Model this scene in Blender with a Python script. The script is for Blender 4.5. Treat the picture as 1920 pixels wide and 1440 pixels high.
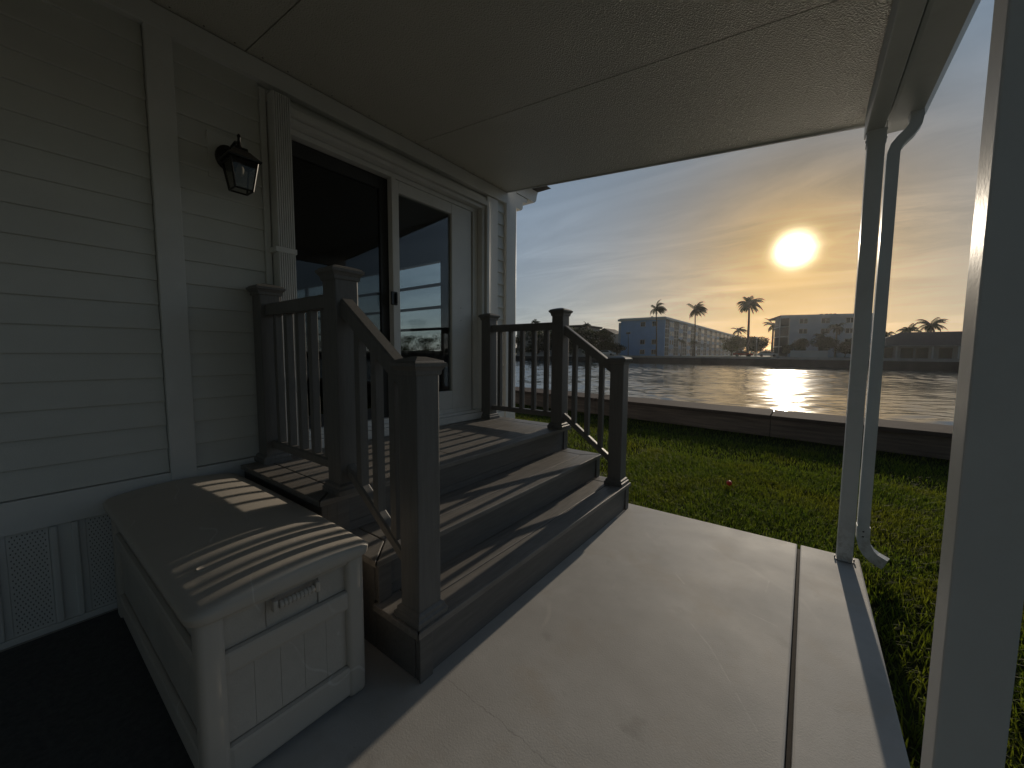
import bpy, bmesh, math, random
import numpy as np
from mathutils import Matrix, Vector
R = math.radians
for o in list(bpy.data.objects): bpy.data.objects.remove(o)
scene = bpy.context.scene
col = scene.collection
random.seed(7); rng = np.random.default_rng(7)

# world axes: X = out from the house wall, Y = along the wall towards the water, Z = up; patio top = 0
# ------------------------------------------------------------------ camera
YAW, PITCH, ROLL, FPX = R(37.154), R(4.531), R(.369), 731.06
EYE = Vector((2.517, 0, 1.2))
def camera():
    f = Vector((-math.sin(YAW)*math.cos(PITCH), math.cos(YAW)*math.cos(PITCH), -math.sin(PITCH)))
    r = Vector((math.cos(YAW), math.sin(YAW), 0)); u = r.cross(f)
    r2 = r*math.cos(ROLL)+u*math.sin(ROLL); u2 = u*math.cos(ROLL)-r*math.sin(ROLL)
    cd = bpy.data.cameras.new('camera'); cd.sensor_width = 36; cd.lens = 36*FPX/1920
    cd.clip_start = .02; cd.clip_end = 6000
    o = bpy.data.objects.new('camera', cd); col.objects.link(o)
    m = Matrix((r2, u2, -f)).transposed().to_4x4(); m.translation = EYE
    o.matrix_world = m; scene.camera = o
camera()
# ------------------------------------------------------------------ sky and sun
SUN_EL, SUN_AZ = R(12.12), R(-1.95)
SUN = Vector((math.sin(SUN_AZ)*math.cos(SUN_EL), math.cos(SUN_AZ)*math.cos(SUN_EL), math.sin(SUN_EL)))
scene.view_settings.view_transform = 'Standard'; scene.view_settings.look = 'None'
scene.view_settings.gamma = 1; scene.view_settings.exposure = -1.0
scene.view_settings.use_curve_mapping = False
scene.cycles.max_bounces = 7; scene.cycles.diffuse_bounces = 4; scene.cycles.glossy_bounces = 4; scene.cycles.transparent_max_bounces = 10; scene.cycles.volume_bounces = 0
class NT:
    """small node-tree helper"""
    def __init__(s, tree): s.t = tree; tree.nodes.clear()
    def n(s, typ, **k):
        nd = s.t.nodes.new(typ)
        for a, v in k.items(): setattr(nd, a, v)
        return nd
    def l(s, a, b): s.t.links.new(a, b)
    def val(s, sock, v):
        if isinstance(v, bpy.types.NodeSocket): s.l(v, sock)
        else: sock.default_value = v
    def math(s, op, a, b=0., c=0.):
        m = s.n('ShaderNodeMath', operation=op); s.val(m.inputs[0], a); s.val(m.inputs[1], b); s.val(m.inputs[2], c); return m.outputs[0]
    def vmath(s, op, a, b=(0, 0, 0)):
        m = s.n('ShaderNodeVectorMath', operation=op); s.val(m.inputs[0], a); s.val(m.inputs[1], b)
        return m.outputs['Value'] if op in ('DOT_PRODUCT', 'LENGTH') else m.outputs[0]
    def mix(s, fac, a, b, blend='MIX'):
        m = s.n('ShaderNodeMix', data_type='RGBA', blend_type=blend); s.val(m.inputs[0], fac); s.val(m.inputs[6], a); s.val(m.inputs[7], b); return m.outputs[2]
    def noise(s, vec, scale, detail=4., rough=.55, dist=0.):
        m = s.n('ShaderNodeTexNoise'); s.l(vec, m.inputs['Vector'])
        m.inputs['Scale'].default_value = scale; m.inputs['Detail'].default_value = detail
        m.inputs['Roughness'].default_value = rough; m.inputs['Distortion'].default_value = dist
        return m.outputs[0]
    def ramp(s, fac, lo, hi):
        m = s.n('ShaderNodeMapRange'); s.l(fac, m.inputs[0]); m.inputs[1].default_value = lo; m.inputs[2].default_value = hi; return m.outputs[0]
    def mapv(s, vec, scale=(1, 1, 1), rot=(0, 0, 0)):
        m = s.n('ShaderNodeMapping'); s.l(vec, m.inputs[0]); m.inputs['Scale'].default_value = scale; m.inputs['Rotation'].default_value = rot; return m.outputs[0]
def rgba(c): return (c[0], c[1], c[2], 1)
def sky():
    w = bpy.data.worlds.new('World'); scene.world = w; w.use_nodes = True
    t = NT(w.node_tree)
    tc = t.n('ShaderNodeTexCoord').outputs['Generated']
    sk = t.n('ShaderNodeTexSky', sky_type='NISHITA', sun_disc=False)
    sk.sun_elevation = SUN_EL; sk.sun_rotation = SUN_AZ; sk.air_density = 1.0; sk.dust_density = .25; sk.ozone_density = 1.6; sk.altitude = 0
    d = t.vmath('NORMALIZE', tc)
    dot = t.vmath('DOT_PRODUCT', d, tuple(SUN))
    ang = t.math('ARCCOSINE', t.math('MINIMUM', dot, .99999))
    # thin high cloud lit from behind, on a plane high above the ground
    sx = t.n('ShaderNodeSeparateXYZ'); t.l(d, sx.inputs[0])
    den = t.math('ADD', t.math('MAXIMUM', sx.outputs[2], 0.0), .12)
    cx = t.n('ShaderNodeCombineXYZ'); t.l(t.math('DIVIDE', sx.outputs[0], den), cx.inputs[0]); t.l(t.math('DIVIDE', sx.outputs[1], den), cx.inputs[1])
    pv = t.mapv(cx.outputs[0], (.55, 1.25, 1), (0, 0, R(24)))
    c1 = t.noise(pv, 1.5, 7, .6, 1.2)
    c2 = t.noise(t.mapv(cx.outputs[0], (.5, .5, 1)), 1.0, 3, .5, .3)
    cl = t.math('MULTIPLY', t.ramp(c1, .40, .74), t.ramp(c2, .33, .6))
    # forward-scattered glow of the hazy air around the sun
    def lobe(width, power):
        return t.math('POWER', 2.71828, t.math('MULTIPLY', t.math('POWER', t.math('DIVIDE', ang, width), power), -1.))
    base = t.mix(1., sk.outputs[0], t.mix(lobe(R(26), 1.4), (SKY_GAIN[0], SKY_GAIN[1], SKY_GAIN[2], 1), (.56, .42, .24, 1)), 'MULTIPLY')
    g0 = t.mix(1., (1, 1, 1, 1), t.mix(lobe(R(1.2), 1.8), (0, 0, 0, 1), (300, 260, 170, 1)), 'MULTIPLY')
    g1 = t.mix(lobe(R(4.5), 1.0), (0, 0, 0, 1), (7.0, 4.4, 1.3, 1))
    low = t.math('SUBTRACT', 1., t.math('MINIMUM', t.math('DIVIDE', t.math('MAXIMUM', sx.outputs[2], 0.), .55), 1.))
    g2 = t.mix(t.math('MULTIPLY', lobe(R(21), 1.2), t.math('POWER', low, 1.6)), (0, 0, 0, 1), (15.5, 8.8, 2.0, 1))
    g3 = t.mix(t.math('MULTIPLY', lobe(R(60), 1.9), t.math('SUBTRACT', 1., t.math('MULTIPLY', lobe(R(24), 1.5), .95))), (0, 0, 0, 1), (6.6, 9.0, 12., 1))
    s = base
    for g in (g0, g1, g2, g3): s = t.mix(1., s, g, 'ADD')
    bright = t.mix(1., s, t.mix(1., s, (.55, .50, .45, 1), 'MULTIPLY'), 'ADD')
    bright = t.mix(1., bright, (.35, .33, .30, 1), 'ADD')
    s = t.mix(t.math('MULTIPLY', cl, CLOUD), s, bright)
    bg = t.n('ShaderNodeBackground'); t.l(s, bg.inputs[0]); bg.inputs[1].default_value = SKY_STRENGTH
    o = t.n('ShaderNodeOutputWorld'); t.l(bg.outputs[0], o.inputs[0])
SKY_STRENGTH = .07
SKY_GAIN = (.52, .53, .54); CLOUD = 1.0
sky()
ld = bpy.data.lights.new('sun', 'SUN'); ld.energy = 5.0; ld.angle = R(.6); ld.color = (1, .86, .68)
lo = bpy.data.objects.new('sun', ld); col.objects.link(lo)
lo.rotation_euler = (-SUN).to_track_quat('-Z', 'Y').to_euler(); lo.location = (0, 20, 15)

# ------------------------------------------------------------------ materials
MATS = {}
def mat(name, color, rough=.6, var=.12, vscale=6., bump=0., bscale=80., spec=.5, metal=0., stretch=(1, 1, 1), color2=None, extra=None, bdist=.01):
    m = bpy.data.materials.new(name); m.use_nodes = True; t = NT(m.node_tree); MATS[name] = m
    p = t.n('ShaderNodeBsdfPrincipled'); o = t.n('ShaderNodeOutputMaterial'); t.l(p.outputs[0], o.inputs[0])
    pos = t.n('ShaderNodeNewGeometry').outputs['Position']
    pv = t.mapv(pos, stretch)
    nz = t.ramp(t.noise(pv, vscale, 6, .6), .3, .7)
    c2 = color2 or tuple(min(1, c*(1+var)) for c in color); c1 = color if color2 else tuple(c*(1-var) for c in color)
    cc = t.mix(nz, rgba(c1), rgba(c2))
    p.inputs['Roughness'].default_value = rough; p.inputs['Metallic'].default_value = metal
    p.inputs['Specular IOR Level'].default_value = spec
    if extra: cc = extra(t, p, pos, pv, cc) or cc
    t.l(cc, p.inputs['Base Color'])
    if bump:
        b = t.n('ShaderNodeBump'); b.inputs['Strength'].default_value = bump; b.inputs['Distance'].default_value = bdist
        t.l(t.noise(pv, bscale, 5, .6), b.inputs['Height']); t.l(b.outputs[0], p.inputs['Normal'])
    return m
def rough_var(lo, hi, sc):
    def f(t, p, pos, pv, cc):
        m = t.n('ShaderNodeMapRange'); t.l(t.noise(pos, sc, 5), m.inputs[0]); m.inputs[1].default_value = .3; m.inputs[2].default_value = .7
        m.inputs[3].default_value = lo; m.inputs[4].default_value = hi; t.l(m.outputs[0], p.inputs['Roughness'])
    return f
def concrete_extra(t, p, pos, pv, cc):
    big = t.ramp(t.noise(pos, 1.6, 5, .6, .6), .38, .66)
    cc = t.mix(t.math('MULTIPLY', big, .5), cc, (.33, .31, .285, 1))
    sp = t.ramp(t.noise(pos, 5.5, 3, .5), .66, .74)
    cc = t.mix(t.math('MULTIPLY', sp, .35), cc, (.24, .225, .20, 1))
    pit = t.ramp(t.noise(pos, 60, 2, .5), .73, .77)
    cc = t.mix(t.math('MULTIPLY', pit, .5), cc, (.22, .205, .185, 1))
    # pale curved scuffs left by a trowel and dragged furniture
    wv = t.n('ShaderNodeTexWave', wave_type='RINGS'); t.l(t.mapv(pos, (.9, .35, 1), (0, 0, R(31))), wv.inputs[0])
    wv.inputs['Scale'].default_value = 1.3; wv.inputs['Distortion'].default_value = 9; wv.inputs['Detail'].default_value = 3
    ln = t.math('MULTIPLY', t.ramp(wv.outputs[1], .985, 1.0), t.ramp(t.noise(pos, 2.2, 2), .55, .68))
    cc = t.mix(t.math('MULTIPLY', ln, .35), cc, (.55, .52, .47, 1))
    cc = t.mix(t.math('MULTIPLY', t.ramp(t.noise(pos, 2.6, 6, .65, .4), .52, .68), .45), cc, (.37, .315, .25, 1))
    rough_var(.66, .74, 3.)(t, p, pos, pv, cc)
    # one hairline crack and a few pale scrape marks
    def seg(x0, y0, x1, y1, wd, wobble=0., gate=0.):
        q = t.n('ShaderNodeSeparateXYZ'); t.l(pos, q.inputs[0]); dx, dy = x1-x0, y1-y0; L2 = dx*dx+dy*dy
        ax, ay = t.math('SUBTRACT', q.outputs[0], x0), t.math('SUBTRACT', q.outputs[1], y0)
        if wobble: ay = t.math('ADD', ay, t.math('MULTIPLY', t.math('SUBTRACT', t.noise(pos, 9, 5), .5), wobble))
        h = t.math('DIVIDE', t.math('ADD', t.math('MULTIPLY', ax, dx), t.math('MULTIPLY', ay, dy)), L2)
        h = t.math('MAXIMUM', t.math('MINIMUM', h, 1.), 0.)
        ex = t.math('SUBTRACT', ax, t.math('MULTIPLY', h, dx)); ey = t.math('SUBTRACT', ay, t.math('MULTIPLY', h, dy))
        d = t.math('SQRT', t.math('ADD', t.math('MULTIPLY', ex, ex), t.math('MULTIPLY', ey, ey)))
        k = t.math('SUBTRACT', 1., t.math('MINIMUM', t.math('DIVIDE', d, wd), 1.))
        return t.math('MULTIPLY', k, t.ramp(t.noise(pos, 14, 4), .38, .6)) if gate else k
    cc = t.mix(t.math('MULTIPLY', seg(1.52, .93, 2.3, .90, .0022, .07), .5), cc, (.17, .16, .145, 1))
    for a in ((2.10, 1.87, 2.26, 1.70, .005), (2.26, 1.70, 2.45, 1.40, .004), (2.408, 2.29, 2.412, 2.41, .006), (2.36, 2.05, 2.47, 2.02, .004), (2.0, 2.18, 2.06, 2.11, .008)):
        cc = t.mix(t.math('MULTIPLY', seg(*a, gate=1.), .6), cc, (.62, .60, .56, 1))
    return cc
def stain_extra(amount, colr, sc, lo=.5, hi=.72, st=(1, 1, 1)):
    def f(t, p, pos, pv, cc):
        k = t.ramp(t.noise(t.mapv(pos, st), sc, 6, .65), lo, hi)
        return t.mix(t.math('MULTIPLY', k, amount), cc, rgba(colr))
    return f
def island_extra(c1, c2):
    def f(t, p, pos, pv, cc):
        ri = t.n('ShaderNodeNewGeometry').outputs['Random Per Island']
        return t.mix(.75, cc, t.mix(ri, rgba(c1), rgba(c2)))
    return f
def splash(t, p, pos, pv, cc):
    cc = stain_extra(.2, (.56, .55, .52), 7., .55, .75)(t, p, pos, pv, cc)
    q = t.n('ShaderNodeSeparateXYZ'); t.l(pos, q.inputs[0])
    near = t.math('MULTIPLY', t.ramp(t.math('SUBTRACT', .30, q.outputs[2]), 0., .3), t.ramp(t.noise(pos, 22, 6, .7), .42, .62))
    return t.mix(t.math('MULTIPLY', near, .7), cc, (.26, .23, .18, 1))
def scratches(base):
    def f(t, p, pos, pv, cc):
        cc = base(t, p, pos, pv, cc)
        w = t.n('ShaderNodeTexWave', wave_type='BANDS', bands_direction='DIAGONAL'); t.l(t.mapv(pos, (1, 1.3, .7), (R(20), R(35), 0)), w.inputs[0])
        w.inputs['Scale'].default_value = 2.2; w.inputs['Distortion'].default_value = 16; w.inputs['Detail'].default_value = 2; w.inputs['Detail Scale'].default_value = .8
        k = t.math('MULTIPLY', t.ramp(w.outputs[1], .992, 1.), t.ramp(t.noise(pos, 6, 3), .52, .62))
        cc = t.mix(t.math('MULTIPLY', k, .5), cc, (.66, .64, .60, 1))
        sp = t.ramp(t.noise(pos, 26, 2, .4), .74, .78)
        return t.mix(t.math('MULTIPLY', sp, .45), cc, (.64, .62, .58, 1))
    return f
mat('siding', (.70, .70, .66), .45, .05, 3, .12, 220, extra=stain_extra(.12, (.56, .56, .53), 1.4, st=(1, .6, 1.5)))
mat('trim', (.76, .76, .74), .4, .04, 4, .05, 120, extra=stain_extra(.22, (.55, .54, .50), 3.))
mat('alu_white', (.74, .75, .75), .45, .04, 5, .03, 90, extra=splash)
def emboss(t, p, pos, cc):
    v = t.n('ShaderNodeTexVoronoi', feature='SMOOTH_F1'); t.l(pos, v.inputs['Vector']); v.inputs['Scale'].default_value = 170
    b = t.n('ShaderNodeBump'); b.inputs['Strength'].default_value = .9; b.inputs['Distance'].default_value = .006
    t.l(v.outputs[0], b.inputs['Height']); t.l(b.outputs[0], p.inputs['Normal'])
    return t.mix(t.math('MULTIPLY', t.ramp(t.noise(pos, 1.1, 4), .45, .7), .2), cc, (.5, .48, .42, 1))
mat('ceiling', (.66, .64, .57), .30, .04, 2, spec=.7, extra=lambda t, p, pos, pv, cc: emboss(t, p, pos, cc))
mat('concrete', (.44, .425, .40), .7, .06, 10, .18, 160, extra=concrete_extra, bdist=.004)
mat('joint', (.03, .025, .022), .9, .3, 30)
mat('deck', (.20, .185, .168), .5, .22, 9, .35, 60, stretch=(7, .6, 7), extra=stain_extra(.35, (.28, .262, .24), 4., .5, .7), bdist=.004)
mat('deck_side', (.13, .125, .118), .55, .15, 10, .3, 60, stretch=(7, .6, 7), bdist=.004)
mat('rail', (.155, .15, .143), .48, .12, 8, .25, 40, stretch=(8, 8, .8), bdist=.004)
mat('resin', (.49, .45, .395), .55, .07, 5, .05, 160, extra=scratches(stain_extra(.35, (.34, .32, .29), 5., .45, .7)))
mat('resin_panel', (.47, .435, .385), .55, .09, 5, .2, 120, extra=scratches(stain_extra(.35, (.32, .30, .27), 4., .45, .7)))
mat('mat_dark', (.09, .092, .092), .95, .25, 60, .4, 300)
mat('lantern', (.012, .011, .010), .35, .2, 30)
mat('screw', (.05, .045, .04), .4, .2, 30)
mat('door_dark', (.04, .041, .042), .45, .1, 8)
mat('handle', (.01, .01, .01), .3, .1, 20)
mat('interior', (.42, .42, .46), .8, .04, 2)
mat('interior_dark', (.06, .055, .05), .8, .15, 3)
mat('seawall', (.23, .19, .16), .8, .35, 3, .6, 30, stretch=(.5, .5, 9), extra=stain_extra(.55, (.09, .075, .065), 2.2, .45, .65, (.4, .4, 4)), bdist=.02)
mat('seawall_cap', (.12, .10, .09), .95, .15, 5, .4, 60, spec=.05, extra=stain_extra(.4, (.09, .075, .065), 2.5, .45, .7), bdist=.006)
mat('soil', (.030, .034, .014), .95, .35, 9, .5, 40, spec=0.)
mat('far_ground', (.05, .065, .03), .95, .3, .3)
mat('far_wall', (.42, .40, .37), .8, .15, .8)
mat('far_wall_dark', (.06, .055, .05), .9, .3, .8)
mat('blue_wall', (.36, .58, .90), .7, .05, .5, extra=stain_extra(.15, (.30, .48, .76), .4))
mat('pale_wall', (.56, .63, .72), .7, .05, .5)
mat('white_far', (.72, .72, .70), .6, .05, .5)
mat('window_far', (.045, .05, .055), .15, .2, 1.)
mat('screen_far', (.035, .038, .036), .5, .3, .8)
mat('roof_dark', (.035, .03, .028), .8, .2, 1.2)
mat('roof_grey', (.10, .095, .09), .8, .2, 1.2)
mat('car_white', (.75, .75, .75), .2, .02, 1.); mat('car_red', (.25, .03, .02), .25, .05, 1.)
mat('tyre', (.02, .02, .02), .8, .1, 3.)
mat('ball', (.62, .05, .035), .4, .1, 60, .2, 120)
mat('trunk', (.10, .08, .06), .9, .25, 3.)
def leafmat(name, c1, c2, trans=.35, rough=.5, spec=.3):
    m = bpy.data.materials.new(name); m.use_nodes = True; t = NT(m.node_tree); MATS[name] = m
    ri = t.n('ShaderNodeNewGeometry').outputs['Random Per Island']
    pos = t.n('ShaderNodeNewGeometry').outputs['Position']
    cc = t.mix(ri, rgba(c1), rgba(c2))
    cc = t.mix(t.math('MULTIPLY', t.ramp(t.noise(pos, 1.1, 3), .5, .7), .45), cc, (c2[0]*1.5, c2[1]*1.05, c2[2]*.8, 1))
    p = t.n('ShaderNodeBsdfPrincipled'); t.l(cc, p.inputs['Base Color']); p.inputs['Roughness'].default_value = rough; p.inputs['Specular IOR Level'].default_value = spec
    tr = t.n('ShaderNodeBsdfTranslucent'); t.l(t.mix(1., cc, (1.25, 1.35, .55, 1), 'MULTIPLY'), tr.inputs[0])
    mx = t.n('ShaderNodeMixShader'); mx.inputs[0].default_value = trans; t.l(p.outputs[0], mx.inputs[1]); t.l(tr.outputs[0], mx.inputs[2])
    o = t.n('ShaderNodeOutputMaterial'); t.l(mx.outputs[0], o.inputs[0])
leafmat('grass', (.058, .098, .017), (.16, .185, .038), .58, .62, .15)
leafmat('leaf', (.012, .026, .008), (.034, .052, .016), .3)
leafmat('leaf_olive', (.035, .045, .014), (.075, .08, .026), .3)
leafmat('palm', (.020, .034, .016), (.05, .06, .026), .25)
leafmat('palm_dry', (.06, .04, .02), (.10, .065, .03), .25)
def glassmat(name, tint, clear):
    m = bpy.data.materials.new(name); m.use_nodes = True; t = NT(m.node_tree); MATS[name] = m
    g = t.n('ShaderNodeBsdfGlossy'); g.inputs['Roughness'].default_value = .01; g.inputs[0].default_value = (1, 1, 1, 1)
    tr = t.n('ShaderNodeBsdfTransparent'); tr.inputs[0].default_value = rgba(tint)
    fr = t.n('ShaderNodeFresnel'); bf = t.n('ShaderNodeNewGeometry').outputs['Backfacing']
    t.l(t.math('ADD', t.math('MULTIPLY', bf, 1/1.5-1.5), 1.5), fr.inputs[0])
    mx = t.n('ShaderNodeMixShader'); t.l(t.math('MULTIPLY', fr.outputs[0], clear), mx.inputs[0]); t.l(tr.outputs[0], mx.inputs[1]); t.l(g.outputs[0], mx.inputs[2])
    o = t.n('ShaderNodeOutputMaterial'); t.l(mx.outputs[0], o.inputs[0])
glassmat('glass', (.80, .83, .83), 1.); glassmat('glass_tint', (.40, .42, .42), 1.); glassmat('glass_lamp', (.55, .55, .52), 1.)
def watermat():
    m = bpy.data.materials.new('water'); m.use_nodes = True; t = NT(m.node_tree); MATS['water'] = m
    p = t.n('ShaderNodeBsdfPrincipled'); p.inputs['Base Color'].default_value = (.03, .045, .045, 1); p.inputs['Roughness'].default_value = .12; p.inputs['IOR'].default_value = 3.6
    pos = t.n('ShaderNodeNewGeometry').outputs['Position']
    h = t.math('ADD', t.noise(t.mapv(pos, (1., 1.3, 1), (0, 0, R(20))), 5., 3, .6), t.math('MULTIPLY', t.noise(t.mapv(pos, (.8, 1.2, 1), (0, 0, R(-15))), .6, 2, .5), 1.6))
    b = t.n('ShaderNodeBump'); b.inputs['Strength'].default_value = .8; b.inputs['Distance'].default_value = .006; t.l(h, b.inputs['Height']); t.l(b.outputs[0], p.inputs['Normal'])
    o = t.n('ShaderNodeOutputMaterial'); t.l(p.outputs[0], o.inputs[0])
watermat()

# ------------------------------------------------------------------ mesh helpers
class MB:
    def __init__(s): s.v = []; s.f = []
    def add(s, vs, fs):
        k = len(s.v); s.v += [tuple(v) for v in vs]; s.f += [tuple(i+k for i in f) for f in fs]; return s
    def box(s, x0, x1, y0, y1, z0, z1, b=0.):
        if b <= 0:
            return s.add([(x, y, z) for z in (z0, z1) for y in (y0, y1) for x in (x0, x1)],
                         [(0, 2, 3, 1), (4, 5, 7, 6), (0, 1, 5, 4), (2, 6, 7, 3), (0, 4, 6, 2), (1, 3, 7, 5)])
        b = min(b, (x1-x0)*.45, (y1-y0)*.45, (z1-z0)*.45)
        bm = bmesh.new(); bmesh.ops.create_cube(bm, size=1)
        for v in bm.verts: v.co = ((x0+x1)/2+v.co.x*(x1-x0), (y0+y1)/2+v.co.y*(y1-y0), (z0+z1)/2+v.co.z*(z1-z0))
        bmesh.ops.bevel(bm, geom=bm.edges[:], offset=b, segments=2, affect='EDGES', profile=.6)
        bm.verts.index_update(); s.add([v.co[:] for v in bm.verts], [[v.index for v in f.verts] for f in bm.faces]); bm.free(); return s
    def prism(s, poly, z0, z1):   # polygon (x,y) counter-clockwise, extruded in z
        n = len(poly); s.add([(x, y, z0) for x, y in poly]+[(x, y, z1) for x, y in poly],
            [tuple(range(n))[::-1], tuple(range(n, 2*n))]+[(i, (i+1) % n, n+(i+1) % n, n+i) for i in range(n)]); return s
    def extrude(s, prof, a0, a1, axis):   # closed profile of two coordinates extruded along axis 0/1
        n = len(prof)
        mk = (lambda a, p: (a, p[0], p[1])) if axis == 0 else (lambda a, p: (p[0], a, p[1]))
        s.add([mk(a0, p) for p in prof]+[mk(a1, p) for p in prof], [tuple(range(n)), tuple(range(n, 2*n))[::-1]]+[(i, n+i, n+(i+1) % n, (i+1) % n) for i in range(n)]); return s
    def loft(s, cx, cy, prof, n=4):   # stacked regular n-gons: prof = [(half width, z)]
        k = len(s.v); a0 = math.pi/4 if n == 4 else 0; q = math.sqrt(2) if n == 4 else 1
        for hw, z in prof:
            for i in range(n): s.v.append((cx+hw*q*math.cos(a0+2*math.pi*i/n), cy+hw*q*math.sin(a0+2*math.pi*i/n), z))
        for j in range(len(prof)-1):
            for i in range(n): s.f.append((k+j*n+i, k+j*n+(i+1) % n, k+(j+1)*n+(i+1) % n, k+(j+1)*n+i))
        s.f.append(tuple(k+i for i in range(n))[::-1]); s.f.append(tuple(k+(len(prof)-1)*n+i for i in range(n))); return s
    def tube(s, pts, rad, n=8, sq=None):   # swept tube through points; sq=(w,d) sweeps a rectangle
        pts = [Vector(p) for p in pts]; k = len(s.v); m = n if not sq else 4
        up = Vector((0, 1, 0)) if sq else Vector((.3, .9, .2)).normalized()
        for i, p in enumerate(pts):
            d = (pts[min(i+1, len(pts)-1)]-pts[max(i-1, 0)]).normalized()
            a = (up-d*up.dot(d)).normalized(); b = d.cross(a)
            r = rad[i] if isinstance(rad, (list, tuple)) else rad
            for j in range(m):
                if sq: ca, cb = ((1, 1), (-1, 1), (-1, -1), (1, -1))[j]; q = a*ca*sq[1]/2+b*cb*sq[0]/2
                else: q = (a*math.cos(2*math.pi*j/m)+b*math.sin(2*math.pi*j/m))*r
                s.v.append(tuple(p+q))
        for i in range(len(pts)-1):
            for j in range(m): s.f.append((k+i*m+j, k+i*m+(j+1) % m, k+(i+1)*m+(j+1) % m, k+(i+1)*m+j))
        s.f.append(tuple(k+j for j in range(m))[::-1]); s.f.append(tuple(k+(len(pts)-1)*m+j for j in range(m))); return s
    def build(s, name, material, parent=None, smooth=False, kind=None, loc=None):
        me = bpy.data.meshes.new(name); me.from_pydata(s.v, [], s.f); me.materials.append(MATS[material])
        bm = bmesh.new(); bm.from_mesh(me); bmesh.ops.recalc_face_normals(bm, faces=bm.faces[:]); bm.to_mesh(me); bm.free()
        if smooth: me.polygons.foreach_set('use_smooth', [True]*len(me.polygons))
        return link(name, me, parent, kind, loc)
def link(name, me, parent=None, kind=None, loc=None):
    o = bpy.data.objects.new(name, me); col.objects.link(o)
    if loc: o.location = loc
    if parent: o.parent = parent; o.matrix_parent_inverse = INV.get(parent.name, Matrix())
    if kind: o['kind'] = kind
    return o
INV = {}
def tag(o, label, cat, group=None):
    o['label'] = label; o['category'] = cat
    if group: o['group'] = group
    return o
def thing(name, label, cat, loc=(0, 0, 0), group=None):
    o = bpy.data.objects.new(name, None); o.empty_display_size = .1; col.objects.link(o); o.location = loc
    INV[o.name] = Matrix.Translation(loc).inverted(); return tag(o, label, cat, group)
def fast(name, v, f, material, parent=None, kind=None):
    me = bpy.data.meshes.new(name); me.from_pydata(v, [], f); me.materials.append(MATS[material]); return link(name, me, parent, kind)
def box(name, material, parent, *a, b=.004, kind=None): return MB().box(*a, b).build(name, material, parent, kind=kind)

# ================================================================== ground, patio, seawall, water
WATER_Z, LAND_Z = -.95, .65
sea = lambda x: 7.45-.12*x           # lawn side of the near seawall
fast('lawn_ground', [(-300, -300, -.07), (300, -300, -.07), (300, sea(300)+.1, -.07), (-300, sea(-300)+.1, -.07)], [(0, 1, 2, 3)], 'soil', kind='structure')
PX, PY = 2.82, 3.012                 # outer edge and far edge of the concrete
MB().box(-.02, 2.524, -7, PY, -.12, 0, .008).build('patio_slab', 'concrete', kind='structure')
MB().box(2.540, PX, -7, PY, -.12, 0, .008).build('patio_edge_strip', 'concrete', kind='structure')
box('expansion_joint', 'joint', None, 2.525, 2.539, -7, PY-.004, -.11, -.03, b=0, kind='structure')
BANK = [(-420, 150), (-160, 108), (-58, 95), (-17, 97), (0, 92), (12, 84), (40, 79), (160, 70), (420, 60)]
def water():
    """choppy canal: a grid of real wavelets where it is seen close, flat sheets beyond"""
    rg = np.random.default_rng(11)
    yy = [7.0]
    while yy[-1] < 101: yy.append(yy[-1]+.10+.0022*yy[-1])
    yy = np.array(yy); xx = np.arange(-74, 44.01, .2); X, Y = np.meshgrid(xx, yy)
    Z = np.zeros_like(X)
    for i in range(34):
        lam = rg.uniform(.5, 1.7) if i < 26 else rg.uniform(3, 8); th = R(62)+rg.normal()*1.0; k = 2*np.pi/lam
        sl = .034 if i < 26 else .022
        Z += sl/k*np.sin(k*(X*np.cos(th)+Y*np.sin(th))+rg.uniform(0, 6.28))
    gust = .62+.38*np.sin(X*.071+1.2*np.sin(Y*.06))*np.sin(Y*.093+.8*np.sin(X*.05)+1.)
    edge = np.minimum(1, np.minimum(np.minimum((X+74)/6, (44-X)/6), np.minimum((Y-7)/2, (yy[-1]-Y)/4)))
    Z = WATER_Z+Z*gust*np.clip(edge, 0, 1)
    ny, nx = X.shape; V = np.stack([X, Y, Z], -1).reshape(-1, 3).tolist()
    idx = np.arange(ny*nx).reshape(ny, nx)
    F = np.stack([idx[:-1, :-1], idx[:-1, 1:], idx[1:, 1:], idx[1:, :-1]], -1).reshape(-1, 4).tolist()
    y1 = float(yy[-1]); x1 = float(xx[-1])
    for a, b, c, d in ((-900, 900, -60, 7), (-900, -74, 7, y1), (x1, 900, 7, y1), (-900, 900, y1, 300)):
        k = len(V); V += [(a, c, WATER_Z), (b, c, WATER_Z), (b, d, WATER_Z), (a, d, WATER_Z)]; F.append((k, k+1, k+2, k+3))
    o = fast('water', V, F, 'water', kind='structure'); o.data.polygons.foreach_set('use_smooth', [True]*len(o.data.polygons))
water()
fast('far_land', [(x, y+.6, LAND_Z) for x, y in BANK]+[(3000, 60, LAND_Z), (3000, 3500, LAND_Z), (-3000, 3500, LAND_Z), (-3000, 150, LAND_Z)], [tuple(range(len(BANK)+4))], 'far_ground', kind='structure')
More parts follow.
